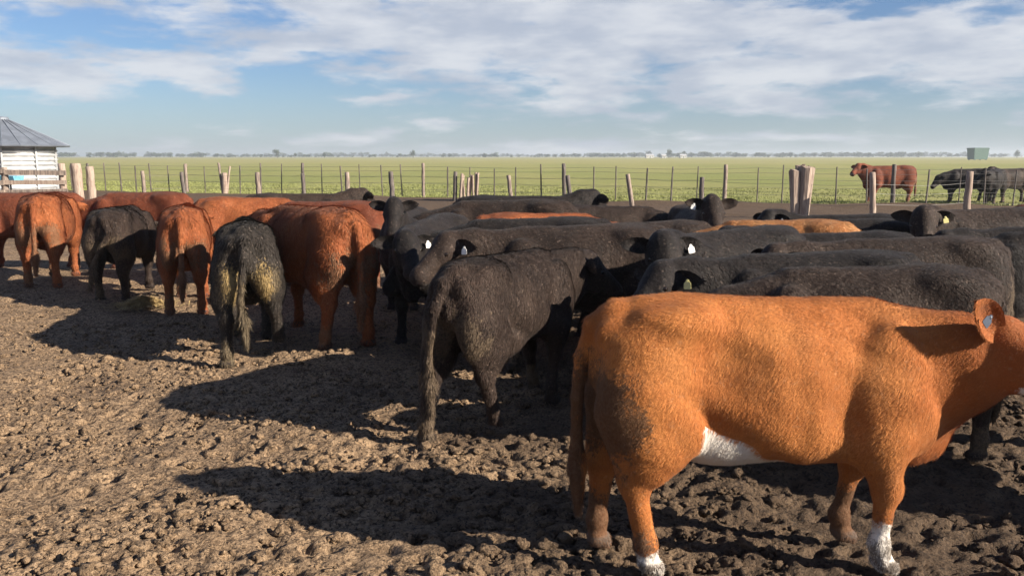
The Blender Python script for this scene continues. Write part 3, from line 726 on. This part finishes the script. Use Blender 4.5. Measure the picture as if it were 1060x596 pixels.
# right side of the herd
cow('brown black cow standing close alongside the ginger cow, rump behind its ear', 'side_low', 'brownblack', 2.05, 4.92, 179, 0.94, None, False, HERD)
cow('black cow with a yellow ear tag, head just over the ginger cow\'s back', 'side_mid', 'black', 2.00, 5.66, 186, 0.94, {1: 'yellow'}, True, HERD)
cow('chocolate brown cow with level back beside the tan one', 'side_mid', 'brownblack', 3.0, 6.45, 183, 0.95, None, False, HERD)
cow('black cow with a yellow ear tag and raised head in front of the tan one', 'side_up', 'black', 2.80, 7.35, 186, 0.91, {1: 'yellow'}, True, HERD)
cow('brown black cow with raised head between the orange red strip and the facing cow', 'side_up', 'brownblack', 1.30, 8.35, 196, 0.93, None, True, HERD)
cow('black cow with level back in front of the one with spread ears and yellow tag', 'side_mid', 'black', 5.0, 7.95, 178, 0.94, {1: 'white'}, True, HERD)
cow('tan orange cow with pale sunlit back among dark cows', 'side_low', 'tan', 2.55, 8.20, 172, 0.95, None, False, HERD)
cow('brown black cow turning its head out, ears spread, yellow tag', 'look_back', 'brownblack', 5.05, 9.0, 192, 1.02, {1: 'yellow'}, True, HERD)
cow('black cow in front of the thick double post, back only', 'side_mid', 'black', 3.55, 9.05, 175, 0.92, {1: 'white'}, False, HERD)
cow('black cow with a white tag beneath the split post', 'side_up', 'black', 4.0, 10.2, 180, 0.88, {1: 'white'}, True, HERD)
cow('black cow behind the ear of the ginger cow, in deep shade', 'side_low', 'black', 4.55, 6.95, 172, 0.96, None, False, HERD)
cow('dark red cow partly seen behind the brown cow with spread ears', 'side_low', 'darkred', 6.30, 9.75, 176, 1.0, None, False, HERD)
cow('black cow standing ahead of the ginger cow, whose shadow falls behind its forelegs', 'side_low', 'black', 3.55, 4.35, 84, 1.0, None, False, HERD)
# out in the pasture
cow('red brown cow standing broadside in the pasture beyond the wire', 'side_up', 'darkred', 14.25, 32.4, 180, 1.18, None, False, FAR, coat=False)
cow('leading black cow of the pasture group, head stretched towards the red one', 'side_low', 'black', 17.6, 33.2, 178, 1.08, None, False, FAR, coat=False)
cow('middle black cow of the pasture group, turned towards the yard', 'stride', 'black', 18.1, 32.2, 230, 1.06, None, False, FAR, coat=False)
cow('last black cow of the pasture group beside the dark end post', 'side_up', 'brownblack', 19.2, 33.0, 200, 1.08, None, False, FAR, coat=False)

# ------------------------------------------------------------------ fences
WOOD = simple_mat('weathered_wood', (0.30, 0.235, 0.19), 0.9, 0.3, 7, 0.7, 0.012, (4, 4, 0.5), col2=(0.13, 0.10, 0.085))
WOODD = simple_mat('dark_post_wood', (0.15, 0.125, 0.11), 0.9, 0.3, 7, 0.7, 0.012, (4, 4, 0.5), col2=(0.06, 0.05, 0.045))
WOODP = simple_mat('pale_split_wood', (0.36, 0.285, 0.225), 0.9, 0.3, 6, 0.8, 0.015, (5, 5, 0.5), col2=(0.22, 0.155, 0.125))
WIRE = simple_mat('fence_wire', (0.25, 0.24, 0.23), 0.5, 0.1, 3, 0, 0.0, metal=0.8)

def post(parent, name, x, y, h, r, lean=(0, 0), mat=None, n=9):
    b = MB(); k = 7
    w = [random.uniform(-r, r) * 0.14 for _ in range(2 * k)]
    b.tube([(lean[0] * i / (k - 1) + w[2 * i] * (0 < i), lean[1] * i / (k - 1) + w[2 * i + 1] * (0 < i), -0.15 + (h + 0.15) * i / (k - 1)) for i in range(k)] + [(lean[0] + w[0], lean[1], h + 0.012)],
           [r * (1.08 - 0.02 * i) for i in range(k)] + [r * 0.55], n, 0.07)
    return b.build(name, mat or WOOD, parent, (x, y, 0), smooth=True)

def wires(parent, pts, zs, rad=0.004):
    for z in zs:
        b = MB(); q = []
        for (x0, y0), (x1, y1) in zip(pts[:-1], pts[1:]):
            for t in (0, 0.25, 0.5, 0.75):
                q.append((x0 + (x1 - x0) * t, y0 + (y1 - y0) * t, z - 0.05 * math.sin(math.pi * t) + random.uniform(-0.01, 0.01)))
        q.append((*pts[-1], z)); b.tube(q, rad, 4); b.build('wire', WIRE, parent)

ff = empty('wire_fence', (0, 0, 0)); tag(ff, 'long wire fence of thin stakes along the edge of the pasture', 'fence')
wires(ff, FENCE_FAR[:-1], (0.35, 0.62, 0.9, 1.15, 1.32), 0.005)
x = 21.0; i = 0
while x > -23:
    y = float(fence_y(x))
    if i % 6 == 1:
        post(ff, 'post', x, y, 1.42 + random.uniform(-.05, .06), random.uniform(0.062, 0.085), (random.uniform(-.04, .04), 0), WOOD if i % 12 == 1 else WOODD)
    else:
        post(ff, 'stake', x, y, 1.34 + random.uniform(-.12, .10), random.uniform(0.022, 0.034), (random.uniform(-.06, .06), random.uniform(-.03, .03)), WOODD, 6)
    x -= 1.0 + random.uniform(-.16, .16); i += 1

nf = empty('post_fence', (0, 0, 0)); tag(nf, 'near fence of short leaning wooden posts between the herd and the wire fence', 'fence')
NEAR = [(16.2, 24.2), (13.0, 24.4), (9.82, 23.2), (8.09, 24.0), (6.0, 27.0), (4.18, 29.5), (2.12, 30.6), (0.0, 31.8), (-4.68, 33.6), (-6.51, 34.0), (-8.34, 34.4), (-10.4, 35.2), (-13.84, 36.2), (-15.2, 35.4)]
LEAN = [(0.02, 0), (0.0, 0), (-0.08, 0.02), None, (-0.03, 0), (-0.20, 0), (-0.14, 0), (-0.13, 0), (-0.05, 0), (-0.03, 0), (-0.05, 0), (-0.04, 0), (-0.08, 0), (-0.02, 0)]
for k, ((x, y), l) in enumerate(zip(NEAR, LEAN)):
    if l is None: continue
    post(nf, 'post', x, y, 1.32 if k < 3 else random.uniform(1.05, 1.16), random.uniform(0.075, 0.10), l, WOODP if k in (1, 2) else (WOOD if k % 2 else WOODD))
wires(nf, NEAR, (0.45, 0.75, 1.0), 0.004)
# thick split strainer post
sp = empty('strainer_post', (8.09, 24.0, 0)); tag(sp, 'thick pale split post made of two timbers beside the mud bank', 'post')
for dx, dy, h, r, l in ((-0.11, 0.02, 1.38, 0.14, (-0.07, 0)), (0.10, 0, 1.46, 0.16, (0.05, 0)), (0.0, 0.12, 1.50, 0.12, (0.0, 0))):
    b = MB(); k = 8; n = 12; prof = [1 + random.uniform(-.2, .2) for _ in range(n)]
    pts = []; v = []
    for i in range(k):
        t = i / (k - 1); rr = r * (0.78 + 0.42 * t)
        for q in range(n):
            a = 2 * math.pi * q / n
            v.append((l[0] * t + rr * prof[q] * math.cos(a), l[1] * t + rr * prof[q] * math.sin(a), -0.1 + (h + 0.1) * t + (random.uniform(-.05, .04) if i == k - 1 else 0)))
    f = [(i * n + q, i * n + (q + 1) % n, (i + 1) * n + (q + 1) % n, (i + 1) * n + q) for i in range(k - 1) for q in range(n)] + [tuple(range((k - 1) * n, k * n))]
    b.add(v, f); b.build('timber', WOODP, sp, (dx, dy, 0))
# bundle of pale stakes
bs = empty('stake_bundle', (-1.75, 33.6, 0)); tag(bs, 'bundle of pale split stakes stacked upright against a dark fence post', 'stakes')
for k in range(9):
    post(bs, 'stake', random.uniform(-.36, .36), random.uniform(-.10, .10), 0.85 + random.uniform(0, .28), random.uniform(0.04, 0.065), (random.uniform(-.14, .14), random.uniform(-.05, .05)), WOODP, 6)
post(bs, 'post', -0.52, 0.05, 1.15, 0.08, (0.05, 0), WOODD)
ds = empty('grey_stump', (-13.2, 39.3, 0)); tag(ds, 'pale grey forked dead stump standing behind the short posts', 'stump')
post(ds, 'trunk', 0, 0, 1.0, 0.13, (0.05, 0), WOODP)
post(ds, 'branch', -0.05, 0, 1.45, 0.05, (-0.15, 0), WOOD, 6); post(ds, 'branch', 0.08, 0.03, 1.3, 0.045, (0.22, 0), WOODP, 6)

# wooden pen on the left
pen = empty('wooden_pen', (0, 0, 0)); tag(pen, 'weathered wooden pen of horizontal planks in front of the grain bin', 'pen')
PX = [-20.2, -18.2, -16.3, -14.55]; PY = [27.2, 27.4, 27.6, 27.8]
for k, (x, y) in enumerate(zip(PX, PY)):
    post(pen, 'post', x, y, 1.45 + random.uniform(-.06, .08), 0.11, (random.uniform(-.04, .04), 0), WOODP if k == 3 else WOOD)
post(pen, 'post', -14.15, 27.9, 1.52, 0.16, (0.03, 0), WOODP); post(pen, 'post', -13.75, 28.0, 1.42, 0.13, (0.0, 0), WOODP)
for z in (0.30, 0.62, 0.94, 1.24):
    for k in range(3):
        b = MB(); a = math.atan2(PY[k + 1] - PY[k], PX[k + 1] - PX[k])
        b.box((0, 0, 0), (1.02 + random.uniform(-.02, .08), 0.02, 0.075 + random.uniform(-.01, .015)))
        b.build('plank', random.choice([WOOD, WOODP]), pen, ((PX[k] + PX[k + 1]) / 2, (PY[k] + PY[k + 1]) / 2 - 0.135 - 0.045 * (k % 2), z + random.uniform(-.03, .03)), (random.uniform(-.04, .04), random.uniform(-.03, .03), a))
BLUE = simple_mat('blue_paint', (0.13, 0.34, 0.47), 0.55, 0.2, 5, 0.1, 0.004)
tr = empty('blue_trough', (-18.6, 28.9, 0)); tag(tr, 'blue painted feed trough raised on legs behind the pen planks', 'trough')
b = MB()
for q, (w, z) in enumerate(((0.20, 0.82), (0.34, 1.10), (0.31, 1.10), (0.17, 0.86))):
    b.v += [(sx * (2.0 if q in (0, 1) else 1.96), sy * w, z) for sx, sy in ((-1, -1), (1, -1), (1, 1), (-1, 1))]
for q in range(3):
    b.f += [(q * 4 + k, q * 4 + (k + 1) % 4, (q + 1) * 4 + (k + 1) % 4, (q + 1) * 4 + k) for k in range(4)]
b.f += [(3, 2, 1, 0), (12, 13, 14, 15)]
b.build('basin', BLUE, tr)
for sx in (-1, 1):
    for sy in (-1, 1):
        b = MB(); b.tube([(0, 0, 0), (0, 0, 0.83)], 0.035, 6); b.build('leg', WIRE, tr, (sx * 1.6, sy * 0.18, 0))

# ------------------------------------------------------------------ grain bin
ZINC = simple_mat('galvanised_sheet', (0.46, 0.465, 0.47), 0.5, 0.15, 3, 0.05, 0.002, metal=0.35)
ZROOF = simple_mat('zinc_roof', (0.17, 0.19, 0.225), 0.55, 0.15, 2, 0.05, 0.002, metal=0.3)
CONC = simple_mat('concrete', (0.34, 0.32, 0.29), 0.9, 0.2, 5)
gb = empty('grain_bin', (-23.6, 40.0, 0)); tag(gb, 'squat round corrugated metal grain bin with a grey conical roof', 'grain bin')
b = MB(); b.lathe([(2.32, 0), (2.32, 0.16), (0, 0.16)], 48); b.build('base', CONC, gb)
Z0 = 0.16; TH = 2.05 / 5
for k in range(5):   # one ring of sheets per tier
    b = MB(); pr = []
    for q in range(25):
        z = Z0 + TH * k + TH * q / 24
        pr.append((2.2 + 0.045 * math.cos(2 * math.pi * q / 12) + 0.004 * (k % 2), z + (0.003 if q == 0 else 0)))
    b.lathe(pr, 72); b.build('wall_ring', ZINC, gb, smooth=True)
rf = MB(); rf.lathe([(2.78, 2.20), (2.80, 2.24), (2.0, 2.62), (1.2, 3.00), (0.32, 3.42), (0.32, 3.30), (2.76, 2.18), (2.78, 2.20)], 24)
rfo = rf.build('roof', ZROOF, gb)
cap = MB(); cap.lathe([(0.36, 3.41), (0.36, 3.50), (0.30, 3.55), (0, 3.57)], 20); cap.build('roof_cap', ZROOF, rfo)
for k in range(24):
    a = 2 * math.pi * k / 24
    b = MB(); b.tube([(2.78 * math.cos(a), 2.78 * math.sin(a), 2.25), (0.34 * math.cos(a), 0.34 * math.sin(a), 3.43)], 0.022, 5); b.build('roof_rib', ZROOF, rfo)
for k in range(10):
    a = 2 * math.pi * (k + 0.3) / 10
    b = MB(); b.box((0, 0, 1.18), (0.03, 0.035, 1.0)); b.build('stiffener', ZINC, gb, (2.255 * math.cos(a), 2.255 * math.sin(a), 0), (0, 0, a))

# ------------------------------------------------------------------ far plain: trees, houses, hopper
LEAF = simple_mat('far_foliage', (0.050, 0.068, 0.032), 0.9, 0.35, 0.6, 0, 0)
BARK = simple_mat('bark', (0.11, 0.085, 0.065), 0.95, 0.3, 4)
def crown_mesh(w, h, n, leaf, zc):
    c = []
    for _ in range(9):
        a = random.uniform(0, 6.28); r = random.uniform(0, .6)
        c.append((w * r * math.cos(a), w * r * math.sin(a), zc + random.uniform(-.35, .35) * h, random.uniform(.3, .55)))
    V = np.zeros((n, 3, 3), np.float32)
    for i in range(n):
        q = random.choice(c); u = Vector((random.gauss(0, 1), random.gauss(0, 1), random.gauss(0, 1))).normalized() * (random.random() ** 0.4) * q[3]
        p = Vector((q[0] + u.x * w, q[1] + u.y * w, q[2] + u.z * h * 0.8))
        for k in range(3): V[i, k] = p + Vector((random.uniform(-1, 1), random.uniform(-1, 1), random.uniform(-1, 1))) * leaf
    return V.reshape(-1, 3), np.arange(n * 3).reshape(-1, 3)
crowns = [crown_mesh(3.6, 4.2, 420, 0.55, 4.4) for _ in range(4)]
for label, x, y, s, kind in (
        ('broad lone tree on the horizon, tallest of a small pair', -245, 900, 1.35, 0), ('smaller tree of the lone pair on the horizon', -229, 910, 0.8, 1),
        ('thin lone tree on the horizon right of the pair', -197, 905, 0.85, 2), ('rounded tree standing above the low far wood', -110, 960, 1.25, 3),
        ('pointed tree beside the small white farm houses', 182, 1000, 1.5, 1), ('bushy tree beyond the green hopper', 545, 930, 1.25, 2), ('low spreading tree past the bushy one beyond the hopper', 570, 930, 1.0, 0)):
    t = empty('tree', (x, y, -0.3), random.uniform(0, 6), s); tag(t, label, 'tree', 'lone trees on the horizon')
    v, f = crowns[kind]; obj('crown', mesh_from('crown', v, f, False), LEAF, t)
    b = MB(); b.tube([(0, 0, 0), (0.1, 0, 1.5), (0, 0.1, 3.0), (0.2, 0, 4.6)], [0.32, 0.24, 0.2, 0.08], 7)
    for a in (0.5, 2.4, 4.4): b.tube([(0, 0.05, 2.4), (1.2 * math.cos(a), 1.2 * math.sin(a), 4.2)], [0.13, 0.05], 5)
    b.build('trunk', BARK, t, smooth=True)
V = []; F = []; n = 0
for k in range(1100):
    a = R(random.uniform(-44, 44)); d = random.choice([1250, 1500, 1900, 2400]) * random.uniform(.92, 1.08)
    x = d * math.tan(a); dens = float(vnoise(np.array([x / 160]), np.array([d / 200]), 5)[0])
    s = (0.55 + 1.0 * max(0, dens + 0.3)) * random.uniform(.7, 1.25) * (d / 1500) ** 0.6
    if dens < -0.33: continue
    v, f = crowns[k % 4]; pick = np.random.default_rng(k).choice(len(f), 110, replace=False)
    vv = v.reshape(-1, 3, 3)[pick]
    ctr = vv.mean(1, keepdims=True); vv = ctr + (vv - ctr) * 1.8
    vv = vv.reshape(-1, 3) * (2.0 * s, 2.0 * s, 1.15 * s) + (x, d, -1.0 * s)
    V.append(vv); F.append(np.arange(len(vv)).reshape(-1, 3) + n); n += len(vv)
tag(obj('far_wood', mesh_from('far_wood', np.concatenate(V), np.concatenate(F), False), LEAF), 'low dark line of far woods along the whole horizon', 'woods', kind='stuff')
WHITE = simple_mat('white_wall', (0.48, 0.47, 0.44), 0.8, 0.08, 1, 0)
TIN = simple_mat('tin_roof', (0.45, 0.45, 0.46), 0.6, 0.1, 1, 0)
PANE = simple_mat('window_glass', (0.03, 0.035, 0.04), 0.15, 0.1, 1, 0)
for label, x, y, w in (('long low white farm shed far off by the pointed tree', 157, 985, 9), ('small white farm house between the two far sheds', 172, 980, 5), ('white farm shed at the outer end of the far farmstead', 196, 990, 7)):
    hs_ = empty('farm_house', (x, y, 0), 0.15); tag(hs_, label, 'farm house', 'white farmstead on the horizon')
    b = MB(); b.box((0, 0, 1.5), (w / 2, 3, 1.5)); b.build('wall', WHITE, hs_)
    b = MB(); b.add([(-w / 2 - .3, -3.4, 3.003), (w / 2 + .3, -3.4, 3.003), (w / 2 + .3, 3.4, 3.003), (-w / 2 - .3, 3.4, 3.003), (-w / 2 - .3, 0, 4.4), (w / 2 + .3, 0, 4.4)], [(0, 1, 5, 4), (2, 3, 4, 5), (0, 4, 3), (1, 2, 5), (3, 2, 1, 0)]); b.build('roof', TIN, hs_)
    b = MB(); b.box((0, 0, 0), (.5, .03, 1.0)); b.build('door', PANE, hs_, (0, -3.02, 1.0))
    for sx in (-1, 1):
        b = MB(); b.box((0, 0, 0), (.5, .03, .5)); b.build('window', PANE, hs_, (sx * w * .3, -3.02, 1.7))
GREEN = simple_mat('green_sheet', (0.055, 0.115, 0.090), 0.6, 0.12, 1.5, 0)
hp = empty('green_hopper', (229, 424, -1.6), 0.1); tag(hp, 'boxy dark green hopper standing alone on the far pasture', 'hopper')
b = MB()
for k, (w, z) in enumerate(((3.4, 1.9), (3.8, 6.9), (3.95, 6.9), (3.95, 7.3), (3.6, 7.5))):
    b.v += [(sx * w, sy * w * .8, z) for sx, sy in ((-1, -1), (1, -1), (1, 1), (-1, 1))]
b.f = [(q * 4 + k, q * 4 + (k + 1) % 4, (q + 1) * 4 + (k + 1) % 4, (q + 1) * 4 + k) for q in range(4) for k in range(4)] + [(3, 2, 1, 0), (16, 17, 18, 19)]
b.build('bin', GREEN, hp)
for sx in (-1, 1):
    for sy in (-1, 1):
        b = MB(); b.box((0, 0, 1.05), (0.35, 0.35, 1.05)); b.build('leg', GREEN, hp, (sx * 2.9, sy * 2.2, 0))

# ------------------------------------------------------------------ grass tufts on the pasture side
def build_grass():
    N = 26000
    px = rng.uniform(-34, 26, N); off = (rng.random(N) ** 2.2) * 16 - 0.2; py = fence_y(px) + off
    keep = vnoise(px * 0.8, py * 0.8, 41) + 0.4 * (rng.random(N) - .5) > -0.12; px, py = px[keep], py[keep]; N = len(px)
    V = []; F = []
    nb = 5
    for q in range(nb):
        a = rng.random(N) * 6.28; h = 0.03 + 0.09 * rng.random(N) ** 1.8; w = 0.012 + 0.012 * rng.random(N); l = 0.06 * rng.random(N)
        bx, by = px + 0.05 * rng.normal(size=N), py + 0.05 * rng.normal(size=N)
        z0 = ground_height(bx, by) - 0.01
        V.append(np.stack([np.stack([bx - w * np.cos(a), by - w * np.sin(a), z0], -1), np.stack([bx + w * np.cos(a), by + w * np.sin(a), z0], -1), np.stack([bx + l * np.sin(a), by + l * np.cos(a), z0 + h], -1)], 1).reshape(-1, 3))
    V = np.concatenate(V)
    m = simple_mat('grass_blade', (0.20, 0.215, 0.066), 0.8, 0.3, 1.2, 0)
    tag(obj('grass', mesh_from('grass', V, np.arange(len(V)).reshape(-1, 3), False), m), 'short green pasture grass along the wire fence', 'grass', kind='stuff')
build_grass()

def build_hay():
    N = 900; a = rng.random(N) * 6.28; r = np.abs(rng.normal(size=N)) * 0.15
    x, y = r * np.cos(a) * 1.3, r * np.sin(a); z = 0.11 * np.exp(-(r / 0.16) ** 2) * rng.random(N) + 0.015
    b = rng.random(N) * 6.28; l = 0.04 + 0.06 * rng.random(N); c = np.stack([x, y, z], -1)
    d = np.stack([np.cos(b), np.sin(b), 0.5 * (rng.random(N) - 0.4)], -1) * l[:, None]; w = np.stack([-np.sin(b), np.cos(b), 0 * b], -1) * 0.005
    V = np.stack([c - d - w, c - d + w, c + d + w, c + d - w], 1).reshape(-1, 3)
    m = simple_mat('hay_straw', (0.42, 0.30, 0.13), 0.8, 0.3, 14, 0)
    o = obj('hay_clump', mesh_from('hay_clump', V, np.arange(N * 4).reshape(-1, 4), False), m, None, (-4.36, 9.95, 0.0))
    tag(o, 'small golden clump of trampled hay on the mud by the red cow\'s heels', 'hay', kind='stuff')
build_hay()

# ------------------------------------------------------------------ air
HAZE = True
if HAZE:
    b = MB(); b.box((0, 1500, 8.5), (2600, 1560, 11.0))
    m = bpy.data.materials.new('haze'); m.use_nodes = True; t = NT(m.node_tree); t.n.clear()
    pv = t.node('ShaderNodeVolumePrincipled'); pv.inputs['Color'].default_value = (0.80, 0.88, 0.96, 1); pv.inputs['Density'].default_value = 0.0004
    pv.inputs['Anisotropy'].default_value = 0.2
    out = t.node('ShaderNodeOutputMaterial'); t.l.new(pv.outputs[0], out.inputs['Volume'])
    tag(b.build('haze', m), 'thin pale air over the plain', 'haze', kind='stuff')
